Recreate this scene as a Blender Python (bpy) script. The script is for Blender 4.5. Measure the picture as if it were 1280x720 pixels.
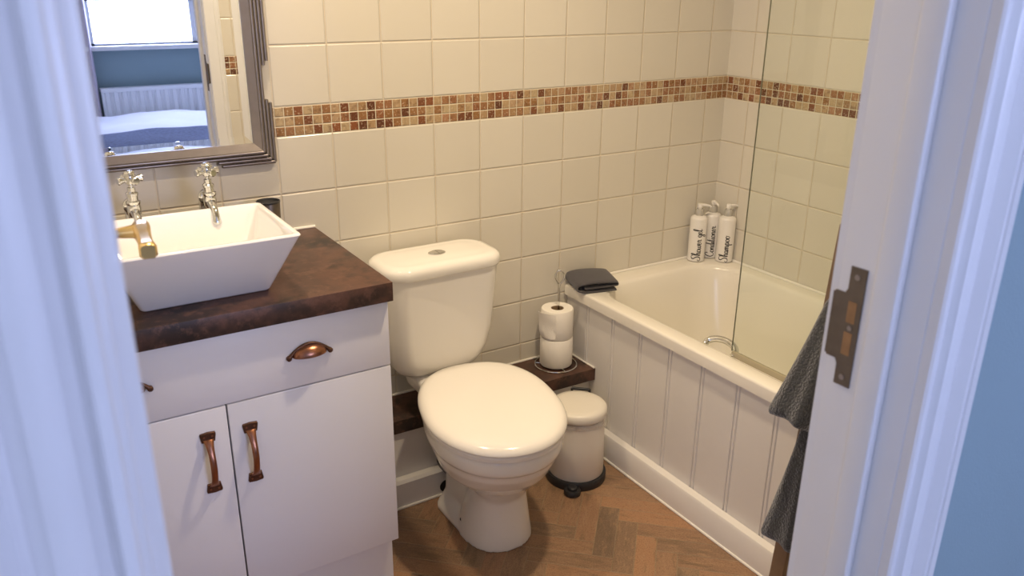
import bpy, bmesh, math, random
from mathutils import Matrix, Vector
random.seed(7)
PI = math.pi
for o in list(bpy.data.objects): bpy.data.objects.remove(o)
scene = bpy.context.scene
COL = scene.collection

# ------------------------------------------------------------------ camera, light, exposure
cd = bpy.data.cameras.new('camera'); cam = bpy.data.objects.new('camera', cd); COL.objects.link(cam)
ya, pa, ra = -0.5633488, 1.2131711, 0.0094890
R = Matrix.Rotation(ya, 3, 'Z') @ Matrix.Rotation(pa, 3, 'X') @ Matrix.Rotation(ra, 3, 'Z')
cam.matrix_world = Matrix.Translation((-0.76214, -2.10151, 1.47975)) @ R.to_4x4()
cd.sensor_width = 36; cd.lens = 1032.45 * 36 / 1280; cd.clip_start = .02
cd.dof.use_dof = True; cd.dof.focus_distance = 2.3; cd.dof.aperture_fstop = 6.5
scene.camera = cam
scene.view_settings.view_transform = 'Standard'; scene.view_settings.look = 'None'
scene.view_settings.gamma = 1; scene.view_settings.use_curve_mapping = False
scene.view_settings.exposure = 0.0

w = bpy.data.worlds.new('world'); scene.world = w; w.use_nodes = True
bg = w.node_tree.nodes['Background']; bg.inputs[0].default_value = (.55, .72, 1, 1); bg.inputs[1].default_value = 1.0

def area(name, loc, target, sx, sy, power, col, shape='RECTANGLE', spread=PI):
    l = bpy.data.lights.new(name, 'AREA'); l.shape = shape; l.size = sx; l.size_y = sy
    l.energy = power; l.color = col; l.spread = spread
    o = bpy.data.objects.new(name, l); COL.objects.link(o); o.location = loc
    d = Vector(target) - Vector(loc); o.rotation_euler = d.to_track_quat('-Z', 'Y').to_euler(); return o
WARM = (1, .80, .56)
DAY = (.53, .60, 1)
area('downlight_lamp', (-.30, -.33, 2.26), (-.30, -.33, 0), .09, .09, 8.6, WARM, 'DISK', 2.8)
area('downlight_lamp', (.40, -.85, 2.26), (.40, -.85, 0), .09, .09, 13.6, WARM, 'DISK', 2.6)
# daylight through the bedroom window, then an added light from the side
area('window_daylight', (.55, -4.72, 1.52), (.25, -1.0, .5), 1.5, 1.2, 92, DAY)
area('added_side_light', (-2.16, -3.2, 1.5), (1, -2.6, 1.0), 1.2, 1.0, 12, DAY)  # added for bluish light on the door frame; no side window is seen

# ------------------------------------------------------------------ node helpers
class NT:
    def __init__(s, name):
        s.m = bpy.data.materials.new(name); s.m.use_nodes = True; s.t = s.m.node_tree
        s.b = s.t.nodes['Principled BSDF']
    def n(s, typ, **kw):
        x = s.t.nodes.new(typ)
        for k, v in kw.items(): setattr(x, k, v)
        return x
    def l(s, a, b): s.t.links.new(a, b)
    def put(s, sock, v):
        if hasattr(v, 'is_output') or isinstance(v, bpy.types.NodeSocket): s.l(v, sock)
        else: sock.default_value = v
    def M(s, op, a, b=None, c=None):
        x = s.n('ShaderNodeMath', operation=op); s.put(x.inputs[0], a)
        if b is not None: s.put(x.inputs[1], b)
        if c is not None: s.put(x.inputs[2], c)
        return x.outputs[0]
    def pos(s):
        g = s.n('ShaderNodeNewGeometry'); x = s.n('ShaderNodeSeparateXYZ'); s.l(g.outputs['Position'], x.inputs[0]); return x.outputs
    def pos_vec(s): return s.n('ShaderNodeNewGeometry').outputs['Position']
    def obj(s): return s.n('ShaderNodeTexCoord').outputs['Object']
    def mix(s, f, a, b):
        x = s.n('ShaderNodeMix', data_type='RGBA'); s.put(x.inputs[0], f); s.put(x.inputs[6], a); s.put(x.inputs[7], b); return x.outputs[2]
    def noise(s, scale, detail=4, vec=None, rough=.5):
        x = s.n('ShaderNodeTexNoise'); x.inputs['Scale'].default_value = scale; x.inputs['Detail'].default_value = detail
        x.inputs['Roughness'].default_value = rough
        s.l(vec if vec is not None else s.obj(), x.inputs['Vector']); return x.outputs[0]
    def rnd(s, a, b, c=0.):
        v = s.n('ShaderNodeCombineXYZ'); s.put(v.inputs[0], a); s.put(v.inputs[1], b); s.put(v.inputs[2], c)
        x = s.n('ShaderNodeTexWhiteNoise', noise_dimensions='3D'); s.l(v.outputs[0], x.inputs['Vector']); return x.outputs[0]
    def smooth(s, v, a, b, o0=0., o1=1.):
        x = s.n('ShaderNodeMapRange', interpolation_type='SMOOTHSTEP'); s.put(x.inputs[0], v)
        for i, q in enumerate((a, b, o0, o1)): s.put(x.inputs[i + 1], q)
        return x.outputs[0]
    def ramp(s, f, stops):
        x = s.n('ShaderNodeValToRGB'); s.put(x.inputs[0], f); e = x.color_ramp.elements
        while len(e) < len(stops): e.new(.5)
        for q, (p, c) in zip(e, stops): q.position = p; q.color = (*c, 1)
        return x.outputs[0]
    def bump(s, h, dist, strength=1.):
        x = s.n('ShaderNodeBump'); x.inputs['Strength'].default_value = strength; x.inputs['Distance'].default_value = dist
        s.put(x.inputs['Height'], h); s.l(x.outputs[0], s.b.inputs['Normal'])
    def set(s, **kw):
        for k, v in kw.items():
            k = {'color': 'Base Color', 'rough': 'Roughness', 'metal': 'Metallic', 'coat': 'Coat Weight', 'sss': 'Subsurface Weight',
                 'trans': 'Transmission Weight', 'ior': 'IOR', 'spec': 'Specular IOR Level', 'sheen': 'Sheen Weight', 'alpha': 'Alpha',
                 'emis': 'Emission Color', 'estr': 'Emission Strength'}[k]
            if isinstance(v, tuple) and len(v) == 3: v = (*v, 1)
            s.put(s.b.inputs[k], v)
        return s.m

def simple(name, color, rough=.5, metal=0., var=.06, vscale=6., bump=0., bscale=200., **kw):
    t = NT(name)
    f = t.noise(vscale, 3)
    c = t.mix(f, (*[x * (1 - var) for x in color], 1), (*[min(1, x * (1 + var)) for x in color], 1))
    if bump: t.bump(t.noise(bscale, 3), bump)
    return t.set(color=c, rough=rough, metal=metal, **kw)

# ------------------------------------------------------------------ materials
def tile_material(name, axis, off):
    t = NT(name); P = t.pos()
    u = t.M('ADD', P[axis], 20 * .15 - off) if axis == 0 else t.M('SUBTRACT', 20 * .15 - off, P[axis])
    z = P[2]
    zt = t.M('ADD', t.M('SUBTRACT', z, 1.172), 1.5); zb = t.M('ADD', t.M('SUBTRACT', z, 1.097), 1.5)
    above = t.M('GREATER_THAN', z, 1.172); below = t.M('LESS_THAN', z, 1.097)
    v = t.M('ADD', t.M('MULTIPLY', above, zt), t.M('MULTIPLY', t.M('SUBTRACT', 1., above), zb))
    def edge(c, p):   # distance to nearest multiple of p
        return t.M('PINGPONG', c, p / 2)
    big = t.M('MINIMUM', edge(u, .15), edge(v, .15))
    mv = t.M('SUBTRACT', z, 1.097)
    sm = t.M('MINIMUM', edge(u, .025), edge(mv, .025))
    inb = t.M('SUBTRACT', 1., t.M('ADD', above, below))
    # grout masks
    gb = t.smooth(big, .0010, .0022, 1., 0.); gs = t.smooth(sm, .0009, .0016, 1., 0.)
    # faint per-tile tone
    fu = t.M('FLOOR', t.M('DIVIDE', u, .15)); fv = t.M('FLOOR', t.M('DIVIDE', v, .15))
    r = t.rnd(fu, fv, 3.)
    tile = t.mix(r, (.70, .66, .57, 1), (.73, .69, .60, 1))
    cb = t.mix(gb, tile, (.69, .61, .48, 1))
    mu = t.M('FLOOR', t.M('DIVIDE', u, .025)); mw = t.M('FLOOR', t.M('DIVIDE', mv, .025))
    r2 = t.rnd(mu, mw, 1.)
    mc = t.ramp(r2, [(0, (.13, .050, .028)), (.14, (.27, .10, .045)), (.3, (.34, .17, .085)), (.46, (.30, .15, .06)), (.62, (.46, .31, .17)), (.8, (.50, .38, .23)), (1, (.40, .20, .11))])
    nn = t.noise(160, 5, None, .65); n2 = t.noise(60, 4)
    mc = t.mix(t.smooth(nn, .53, .68), mc, (.62, .50, .35, 1)); mc = t.mix(t.smooth(n2, .5, .7, 0., .5), mc, (.12, .05, .03, 1))
    cs = t.mix(gs, mc, (.74, .66, .50, 1))
    col = t.mix(inb, cb, cs)
    hb = t.smooth(big, .0006, .0042); hs = t.smooth(sm, .0006, .0030)
    h = t.M('ADD', t.M('MULTIPLY', inb, hs), t.M('MULTIPLY', t.M('SUBTRACT', 1., inb), hb))
    h = t.M('ADD', h, t.M('MULTIPLY', t.noise(9, 2), .22))
    t.bump(h, .0016, 1.)
    rough = t.M('ADD', .16, t.M('MULTIPLY', gb, .5))
    return t.set(color=col, rough=rough, spec=.5)
M = {}
M['tile_x'] = tile_material('cream_tile_back', 0, 0.0)
M['tile_y'] = tile_material('cream_tile_side', 1, 0.1075)

def floor_material():
    t = NT('herringbone_floor'); P = t.pos(); W = .0575; a = math.radians(-43.5)
    dx = t.M('SUBTRACT', P[0], .584); dy = t.M('SUBTRACT', P[1], -.394)
    u = t.M('DIVIDE', t.M('ADD', t.M('MULTIPLY', dx, math.cos(a)), t.M('MULTIPLY', dy, math.sin(a))), W)
    v = t.M('ADD', t.M('DIVIDE', t.M('ADD', t.M('MULTIPLY', dx, math.sin(a)), t.M('MULTIPLY', dy, -math.cos(a))), W), 1.)
    i = t.M('FLOOR', u); j = t.M('FLOOR', v)
    k = t.M('FLOORED_MODULO', t.M('ADD', t.M('SUBTRACT', i, j), .5), 8.); k = t.M('FLOOR', k)
    hor = t.M('LESS_THAN', k, 3.5); ver = t.M('SUBTRACT', 1., hor)
    def sel(a_, b_): return t.M('ADD', t.M('MULTIPLY', hor, a_), t.M('MULTIPLY', ver, b_))
    si = sel(t.M('SUBTRACT', i, k), i); sj = sel(j, t.M('SUBTRACT', j, t.M('SUBTRACT', 7., k)))
    al = sel(t.M('SUBTRACT', u, si), t.M('SUBTRACT', v, sj)); ac = sel(t.M('SUBTRACT', v, j), t.M('SUBTRACT', u, i))
    e = t.M('MINIMUM', t.M('MINIMUM', al, t.M('SUBTRACT', 4., al)), t.M('MINIMUM', ac, t.M('SUBTRACT', 1., ac)))
    r = t.rnd(si, sj, 5.)
    c = t.ramp(r, [(0, (.20, .130, .080)), (.3, (.27, .160, .092)), (.55, (.33, .180, .098)), (.8, (.39, .205, .105)), (1, (.26, .175, .108))])
    vc = t.n('ShaderNodeCombineXYZ'); t.put(vc.inputs[0], t.M('ADD', t.M('MULTIPLY', al, .30), t.M('MULTIPLY', r, 40.))); t.put(vc.inputs[1], ac); t.put(vc.inputs[2], t.M('MULTIPLY', r, 9.))
    g = t.noise(5.0, 6, vc.outputs[0], .7); g2 = t.noise(2.2, 3, vc.outputs[0]); g3 = t.noise(22, 3, vc.outputs[0], .7)
    c = t.mix(t.smooth(g, .45, .68, 0., .6), c, (.40, .245, .135, 1)); c = t.mix(t.smooth(g2, .5, .72, 0., .6), c, (.15, .10, .055, 1))
    c = t.mix(t.smooth(g3, .52, .70, 0., .6), c, (.13, .075, .045, 1))
    c = t.mix(t.smooth(e, .012, .045, .55, 0.), c, (.30, .22, .13, 1))
    gg = t.noise(240, 3, t.pos_vec(), .7); c = t.mix(t.smooth(gg, .50, .66, 0., .38), c, (.12, .075, .045, 1)); c = t.mix(t.smooth(gg, .48, .34, 0., .25), c, (.46, .31, .19, 1))
    t.bump(t.M('ADD', t.smooth(e, .01, .06), t.M('MULTIPLY', g, .4)), .0007)
    return t.set(color=c, rough=.42)
M['floor'] = floor_material()

def worktop_material():
    t = NT('rust_worktop'); n1 = t.noise(6, 5, None, .6); n2 = t.noise(38, 5, None, .7); n3 = t.noise(14, 4, None, .65)
    c = t.ramp(n1, [(.32, (.020, .015, .013)), (.45, (.040, .023, .018)), (.55, (.105, .050, .034)), (.66, (.070, .036, .026))])
    c = t.mix(t.smooth(n2, .5, .66, 0., .6), c, (.15, .075, .052, 1)); c = t.mix(t.smooth(n3, .55, .7, 0., .7), c, (.028, .018, .013, 1))
    return t.set(color=c, rough=.42, spec=.4)
M['worktop'] = worktop_material()
M['cabinet'] = simple('white_lacquer', (.80, .79, .80), .22, var=.01)
M['cab_dark'] = simple('cabinet_gap', (.10, .10, .11), .8)
M['ceramic'] = simple('white_ceramic', (.86, .83, .77), .08, var=.01, coat=.3)
M['basin'] = simple('white_basin_glaze', (.88, .87, .86), .06, var=.01, coat=.3)
M['seat'] = simple('white_seat_plastic', (.88, .84, .77), .16, var=.01)
M['bath'] = simple('cream_bath_acrylic', (.84, .80, .71), .2, var=.01, coat=.2)
M['paint'] = simple('white_gloss_paint', (.80, .80, .80), .32, var=.03, vscale=12, bump=.0003, bscale=30)
M['panel'] = simple('white_panel_paint', (.80, .77, .72), .38, var=.03, bump=.0003, bscale=30)
M['silicone'] = simple('white_silicone', (.88, .85, .78), .3)
M['chrome'] = simple('polished_chrome', (.74, .75, .73), .10, 1., var=.01)
M['brass'] = simple('polished_brass', (.86, .63, .27), .26, 1., var=.04)
M['steel'] = simple('aged_steel', (.17, .14, .11), .42, .9, var=.2, vscale=60)
M['copper'] = simple('antique_copper', (.33, .15, .09), .30, 1., var=.30, vscale=70)
M['copper_dark'] = simple('dark_antique_copper', (.14, .075, .05), .42, 1., var=.4, vscale=90)
M['pewter'] = simple('pewter_frame', (.30, .265, .245), .33, .85, var=.12, vscale=40)
M['pewter_dark'] = simple('dark_pewter_groove', (.09, .085, .085), .45, .7, var=.2)
M['black'] = simple('black_plastic', (.018, .018, .020), .45)
M['dark'] = simple('dark_hole', (.012, .011, .010), .8)
M['bin'] = simple('cream_bin_enamel', (.80, .755, .66), .30, var=.01)
M['paper'] = simple('toilet_paper', (.88, .84, .76), .9, var=.02, bump=.0008, bscale=260)
M['card'] = simple('brown_card', (.30, .20, .11), .9)
M['flannel'] = simple('charcoal_cloth', (.060, .055, .062), .95, var=.2, vscale=60, bump=.0015, bscale=420, sheen=.3)
M['towel'] = simple('charcoal_towel', (.034, .036, .040), .98, var=.5, vscale=90, bump=.005, bscale=230, sheen=.5)
M['oak'] = simple('oak_wood', (.22, .14, .08), .5, var=.25, vscale=25)
M['bare_wood'] = simple('bare_rebate_wood', (.34, .18, .07), .7, var=.3, vscale=80)
M['bottle'] = simple('white_bottle_plastic', (.84, .81, .76), .22, var=.01)
M['ink'] = simple('black_vinyl', (.02, .02, .02), .5)
M['bluewall'] = simple('blue_wall_paint', (.27, .37, .40), .85, var=.03, bump=.0005, bscale=300)
M['whitewall'] = simple('ceiling_paint', (.82, .80, .76), .9, var=.01)
M['carpet'] = simple('grey_carpet', (.36, .34, .32), 1., var=.3, vscale=300, bump=.003, bscale=400)
M['radiator'] = simple('radiator_enamel', (.84, .85, .87), .35, var=.01)
M['duvet'] = simple('white_duvet', (.86, .87, .90), .9, var=.03, bump=.004, bscale=14)
M['throw'] = simple('grey_blue_throw', (.15, .18, .28), .97, var=.5, vscale=60, bump=.006, bscale=90)
M['curtain'] = simple('lilac_curtain', (.62, .56, .66), .9)
M['blind'] = simple('grey_blue_blind', (.45, .52, .60), .85)
M['bedbase'] = simple('bed_fabric', (.30, .32, .38), .95)
def glass(name, tint, rough=0.):
    t = NT(name); g = t.n('ShaderNodeBsdfGlass') ; tr = t.n('ShaderNodeBsdfTransparent'); gl = t.n('ShaderNodeBsdfGlossy')
    g.outputs  # noqa
    tr.inputs[0].default_value = (*tint, 1); gl.inputs['Roughness'].default_value = .02
    fr = t.n('ShaderNodeFresnel'); fr.inputs[0].default_value = 1.5
    geo = t.n('ShaderNodeNewGeometry'); ff = t.M('MULTIPLY', fr.outputs[0], t.M('SUBTRACT', 1., geo.outputs['Backfacing'])); mx = t.n('ShaderNodeMixShader'); t.l(ff, mx.inputs[0]); t.l(tr.outputs[0], mx.inputs[1]); t.l(gl.outputs[0], mx.inputs[2])
    t.l(mx.outputs[0], t.t.nodes['Material Output'].inputs[0]); t.t.nodes.remove(g); return t.m
M['glass'] = glass('screen_glass', (.955, .975, .955))
M['glass_edge'] = simple('green_glass_edge', (.20, .20, .14), .2)
M['seal'] = simple('clear_rubber_seal', (.50, .44, .30), .25, trans=.35)
t = NT('mirror_silver'); M['mirror'] = t.set(color=(.93, .94, .94), rough=0., metal=1.)
t = NT('clear_pump_collar'); M['clear'] = t.set(color=(.80, .78, .72), rough=.1, trans=.55, ior=1.3)
t = NT('clear_liner'); t.bump(t.noise(150, 4), .004); M['liner'] = t.set(color=(.85, .82, .75), rough=.15, alpha=.35)

# ------------------------------------------------------------------ mesh helpers (world coordinates in, parent offset removed)
def link(name, bm, mat, parent=None, smooth=True, mats=None, angle=40):
    bmesh.ops.recalc_face_normals(bm, faces=bm.faces)
    me = bpy.data.meshes.new(name)
    if smooth:
        for f in bm.faces: f.smooth = True
        for e in bm.edges:
            if len(e.link_faces) == 2 and e.calc_face_angle(0) > math.radians(angle): e.smooth = False
    if parent is not None: bmesh.ops.translate(bm, vec=-wloc(parent), verts=bm.verts)
    bm.to_mesh(me); bm.free()
    for m in (mats or [mat]): me.materials.append(M[m] if isinstance(m, str) else m)
    o = bpy.data.objects.new(name, me); COL.objects.link(o)
    if parent is not None: o.parent = parent
    return o
def wloc(o):
    v = Vector(o.location)
    while o.parent is not None: o = o.parent; v = v + Vector(o.location)
    return v
def tag(o, label=None, cat=None, group=None, kind=None):
    if label: o['label'] = label
    if cat: o['category'] = cat
    if group: o['group'] = group
    if kind: o['kind'] = kind
    return o
def thing(name, loc, label=None, cat=None, group=None, kind=None):
    o = bpy.data.objects.new(name, None); o.empty_display_size = .05; COL.objects.link(o); o.location = loc
    return tag(o, label, cat, group, kind)
def copy_tree(o, parent=None, loc=None):
    c = o.copy(); COL.objects.link(c)
    if parent is not None: c.parent = parent
    if loc is not None: c.location = loc
    for ch in [x for x in o.children]: copy_tree(ch, c)
    return c
def B(): return bmesh.new()
def box(bm, x0, x1, y0, y1, z0, z1, bev=0., seg=2, mi=0):
    r = bmesh.ops.create_cube(bm, size=1)
    for v in r['verts']: v.co = ((x0 + x1) / 2 + v.co.x * (x1 - x0), (y0 + y1) / 2 + v.co.y * (y1 - y0), (z0 + z1) / 2 + v.co.z * (z1 - z0))
    fs = list({f for v in r['verts'] for f in v.link_faces})
    for f in fs: f.material_index = mi
    if bev:
        es = list({e for f in fs for e in f.edges}); bmesh.ops.bevel(bm, geom=es, offset=bev, segments=seg, affect='EDGES', profile=.5)
def loft(bm, rings, cap0=True, cap1=True, closed=True, mi=0):
    R_ = [[bm.verts.new(p) for p in r] for r in rings]; n = len(rings[0])
    for a, b in zip(R_, R_[1:]):
        for i in range(n if closed else n - 1):
            j = (i + 1) % n
            try: f = bm.faces.new((a[i], a[j], b[j], b[i])); f.material_index = mi
            except ValueError: pass
    if cap0: bm.faces.new(R_[0][::-1]).material_index = mi
    if cap1: bm.faces.new(R_[-1]).material_index = mi
    return R_
def circ(cx, cy, r, z, n=40): return [(cx + r * math.cos(2 * PI * i / n), cy + r * math.sin(2 * PI * i / n), z) for i in range(n)]
def lathe(bm, cx, cy, prof, n=40, cap0=True, cap1=True): loft(bm, [circ(cx, cy, max(r, 1e-4), z, n) for r, z in prof], cap0, cap1)
def sgn(x): return 1 if x >= 0 else -1
def egg(cx, cy, a, L1, L2, z, yaw=0., n1=2.4, n2=2.1, N=64):
    out = []
    for i in range(N):
        t_ = 2 * PI * i / N; c, s = math.cos(t_), math.sin(t_); n = n1 if s > 0 else n2
        X = a * sgn(c) * abs(c) ** (2 / n); Y = (L1 if s > 0 else L2) * sgn(s) * abs(s) ** (2 / n)
        out.append((cx + math.cos(yaw) * X - math.sin(yaw) * Y, cy + math.sin(yaw) * X + math.cos(yaw) * Y, z))
    return out
def rrect(cx, cy, a, b, r, z, k=10, m=6):
    """rounded rectangle; m extra points on each straight run so that lofts stay even"""
    r = min(r, a - 1e-4, b - 1e-4); pts = []
    for q, (sx, sy) in enumerate(((1, 1), (-1, 1), (-1, -1), (1, -1))):
        for i in range(k + 1):
            t_ = PI / 2 * (q + i / k); pts.append((cx + sx * (a - r) + r * math.cos(t_), cy + sy * (b - r) + r * math.sin(t_), z))
        nx = ((-1, 1), (-1, -1), (1, -1), (1, 1))[q]; p0 = pts[-1]
        t_ = PI / 2 * (q + 1); p1 = (cx + nx[0] * (a - r) + r * math.cos(t_), cy + nx[1] * (b - r) + r * math.sin(t_), z)
        for i in range(1, m + 1): f = i / (m + 1); pts.append(tuple(p0[c] * (1 - f) + p1[c] * f for c in range(3)))
    return pts
def tube(bm, pts, r, n=12, caps=True, closed=False):
    pts = [Vector(p) for p in pts]; rs = r if isinstance(r, (list, tuple)) else [r] * len(pts); rings = []; up = None
    for i, p in enumerate(pts):
        if closed: d = pts[(i + 1) % len(pts)] - pts[i - 1]
        else: d = pts[min(i + 1, len(pts) - 1)] - pts[max(i - 1, 0)]
        d.normalize()
        if up is None: up = d.orthogonal().normalized()
        up = (up - d * up.dot(d)).normalized(); s = d.cross(up)
        rings.append([tuple(p + rs[i] * (math.cos(2 * PI * k / n) * up + math.sin(2 * PI * k / n) * s)) for k in range(n)])
    if closed: rings.append(rings[0])
    loft(bm, rings, caps and not closed, caps and not closed)
    if closed: bmesh.ops.remove_doubles(bm, verts=bm.verts, dist=1e-6)
def catmull(P, k=6):
    P = [Vector(p) for p in P]; Q = [P[0] * 2 - P[1]] + P + [P[-1] * 2 - P[-2]]; out = []
    for i in range(1, len(Q) - 2):
        for j in range(k):
            t_ = j / k; a, b, c, d = Q[i - 1:i + 3]
            out.append(.5 * ((2 * b) + (c - a) * t_ + (2 * a - 5 * b + 4 * c - d) * t_ ** 2 + (3 * b - a - 3 * c + d) * t_ ** 3))
    out.append(P[-1]); return out
def boxo(name, x0, x1, y0, y1, z0, z1, mat, parent=None, bev=.0, seg=2):
    bm = B(); box(bm, x0, x1, y0, y1, z0, z1, bev, seg); return link(name, bm, mat, parent)
def extrude_profile(bm, prof, axis, a0, a1):
    """prof: list of 2D points (closed) ; extruded along axis between a0 and a1"""
    def P(p, a): return {0: (a, p[0], p[1]), 1: (p[0], a, p[1]), 2: (p[0], p[1], a)}[axis]
    loft(bm, [[P(p, a0) for p in prof], [P(p, a1) for p in prof]])

# ================================================================== STRUCTURE
XR, XL, YF, YB, ZC = 1.442, -.84, -1.545, 0., 2.30     # bathroom: right, left, front (doorway) and back wall
YD = -1.656                                             # bedroom face of the doorway wall
LX0, LX1 = -.727, .036                                  # clear opening between the door linings
tag(boxo('floor', XL, XR, YF, 0, -.02, 0, 'floor'), kind='structure')
tag(boxo('wall_back', XL - .1, XR + .1, 0, .1, -.02, ZC, 'tile_x'), kind='structure')
tag(boxo('wall_right', XR, XR + .1, YF, 0, -.02, ZC, 'tile_y'), kind='structure')
tag(boxo('wall_left', XL - .1, XL, YF, 0, -.02, ZC, 'whitewall'), kind='structure')
tag(boxo('ceiling', XL - .1, XR + .1, YF, .1, ZC, ZC + .08, 'whitewall'), kind='structure')
bm = B()     # doorway wall: tiled bathroom face, blue bedroom face
for a in ((-2.2, LX0 - .02, 0, ZC), (LX1 + .02, 2.0, 0, ZC), (LX0 - .02, LX1 + .02, 2.0, ZC)):
    box(bm, a[0], a[1], YD, YF, a[2], a[3])
for f in bm.faces:
    f.normal_update(); f.material_index = 1 if f.calc_center_median().y > YF - .01 else 0
tag(link('wall_front', bm, None, mats=['bluewall', 'tile_x'], smooth=False), kind='structure')
# bedroom
BY0, BX0, BX1 = -4.5, -2.2, 2.0
tag(boxo('floor', BX0, BX1, BY0, YF, -.03, -.021, 'carpet'), kind='structure'); bpy.data.objects['floor.001'].location.z = .0205
tag(boxo('ceiling', BX0, BX1, BY0, YD, ZC, ZC + .08, 'whitewall'), kind='structure')
WX0, WX1, WZ0, WZ1 = -.085, 1.20, 1.02, 2.00
bm = B()
for a in ((BX0, WX0, 0, ZC), (WX1, BX1, 0, ZC), (WX0, WX1, 0, WZ0), (WX0, WX1, WZ1, ZC)): box(bm, a[0], a[1], BY0 - .25, BY0, a[2], a[3])
tag(link('wall_far', bm, 'bluewall', smooth=False), kind='structure')
tag(boxo('wall_side', BX1, BX1 + .1, BY0, YD, 0, ZC, 'whitewall'), kind='structure')
bm = B()
for a in ((BY0, -3.85, 0, ZC), (-2.55, YD, 0, ZC), (-3.85, -2.55, 0, .95), (-3.85, -2.55, 2.05, ZC)): box(bm, BX0 - .1, BX0, a[0], a[1], a[2], a[3])
tag(link('wall_side', bm, 'whitewall', smooth=False), kind='structure')
wn = thing('window_1', ((WX0 + WX1) / 2, BY0 - .1, WZ0), kind='structure')
bm = B()
for a in ((WX0, WX0 + .04, WZ0, WZ1), (WX1 - .04, WX1, WZ0, WZ1), (WX0, WX1, WZ0, WZ0 + .012), (WX0, WX1, WZ1 - .04, WZ1), (.615, .65, WZ0, WZ1), (WX0, WX1, 1.315, 1.37)):
    box(bm, a[0], a[1], BY0 - .15, BY0 - .05, a[2], a[3])
link('window_frame', bm, 'paint', wn, smooth=False)
boxo('window_sill', WX0 - .05, WX1 + .05, BY0 - .05, BY0 + .06, WZ0 - .03, WZ0, 'paint', wn, .006)
bm = B(); pts = []
for i in range(61):
    x = -.44 + .365 * i / 60; pts.append((x, BY0 + .05 + .022 * math.sin(i * .9)))
prof = pts + [(x, y + .006) for x, y in pts[::-1]]
extrude_profile(bm, prof, 2, .30, 2.0)
tag(link('curtain', bm, 'curtain'), 'pale lilac curtain beside the bedroom window in the mirror', 'curtain')
# radiator
rd = thing('radiator', (.45, BY0 + .06, .14), 'white ribbed radiator on the blue wall under the window, seen in the mirror', 'radiator')
bm = B(); y0 = BY0 + .05; prof = [(-.065, y0), (-.065, y0 + .05)]
x = -.05
while x < 1.05:
    prof += [(x, y0 + .05), (x + .008, y0 + .064), (x + .030, y0 + .064), (x + .038, y0 + .05)]; x += .0555
prof += [(1.07, y0 + .05), (1.07, y0)]
extrude_profile(bm, prof, 2, .18, .72); link('panel', bm, 'radiator', rd, smooth=False)
boxo('top_grille', -.067, 1.075, BY0 + .03, BY0 + .118, .715, .742, 'radiator', rd, .004)
boxo('bracket', .2, .24, BY0 + .001, BY0 + .05, .3, .7, 'radiator', rd); boxo('bracket', .8, .84, BY0 + .001, BY0 + .05, .3, .7, 'radiator', rd)

# ------------------------------------------------------------------ door frame with strike plate
fr = thing('trim_1', ((LX0 + LX1) / 2, (YF + YD) / 2, 0), kind='structure')
bm = B()
box(bm, LX1, LX1 + .02, YD, YF, 0, 2.0, .0015); box(bm, LX0 - .02, LX0, YD, YF, 0, 2.0, .0015); box(bm, LX0 - .02, LX1 + .02, YD, YF, 1.98, 2.0)
link('lining', bm, 'paint', fr)
bm = B()
box(bm, LX1 - .012, LX1 + .001, -1.625, -1.595, 0, 1.98, .003, 3); box(bm, LX0 - .001, LX0 + .013, -1.625, -1.595, 0, 1.98, .003, 3); box(bm, LX0, LX1, -1.625, -1.595, 1.967, 1.98, .002)
link('door_stop', bm, 'paint', fr)
def arch_profile(x_in, sign, yw, out):   # moulded architrave section: x runs away from the opening, out = direction away from wall
    P = [(0, 0), (0, .011), (.002, .0135), (.005, .0145), (.008, .0140), (.0100, .0060), (.0130, .0045), (.0160, .0080), (.020, .0160), (.026, .0190), (.032, .0190), (.037, .0165), (.041, .0090), (.046, .0045),
         (.051, .0060), (.055, .0150), (.059, .0200), (.063, .0200), (.0655, .0120), (.0680, .0110), (.0705, .0185), (.074, .0215), (.077, .0200), (.078, .0160), (.078, 0)]
    return [(x_in + sign * a * 1.13, yw + out * b * 1.05) for a, b in P]
def plain_profile(x_in, sign, yw, out):
    P = [(0, 0), (0, .013), (.004, .016), (.040, .016), (.045, .012), (.055, .011), (.062, .006), (.065, .005), (.065, 0)]
    return [(x_in + sign * a, yw + out * b) for a, b in P]
for nm, prf, yw, out in (('architrave', arch_profile, YD, -1), ('architrave', plain_profile, YF, 1)):
    for xi, s in ((LX1 + (.0015 if out < 0 else .005), 1), (LX0 - .006, -1)):
        bm = B(); extrude_profile(bm, prf(xi, s, yw, out), 2, 0, 2.04); link(nm, bm, 'paint', fr, angle=25)
boxo('architrave', LX0 - .07, LX1 + .07, YD - .018, YD, 1.985, 2.05, 'paint', fr, .003)
boxo('architrave', LX0 - .07, LX1 + .07, YF, YF + .016, 1.985, 2.05, 'paint', fr, .003)
# strike plate on the right lining
bm = B(); zc = 1.107; xs = LX1 - .0018; ya0, ya1, yl = -1.5800, -1.5590, -1.5435
yz = [(ya0, zc - .073), (ya1, zc - .073), (ya1, zc - .048), (ya1 + .003, zc - .042), (yl, zc - .042), (yl, zc + .040), (ya1 + .003, zc + .040), (ya1, zc + .046), (ya1, zc + .073), (ya0, zc + .073)]
loft(bm, [[(xs, y, z) for y, z in yz], [(LX1 + .0005, y, z) for y, z in yz]])
box(bm, xs, LX1 + .006, yl, yl + .0025, zc - .040, zc + .038)
sp = link('strike_plate', bm, 'steel', fr, smooth=False); sp['label'] = 'aged steel strike plate screwed to the right jamb'
bm = B(); box(bm, xs - .0004, xs + .0002, -1.5735, -1.5625, zc + .006, zc + .032); box(bm, xs - .0004, xs + .0002, -1.5735, -1.5625, zc - .034, zc - .006)
link('latch_hole', bm, 'bare_wood', sp, smooth=False)
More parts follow.
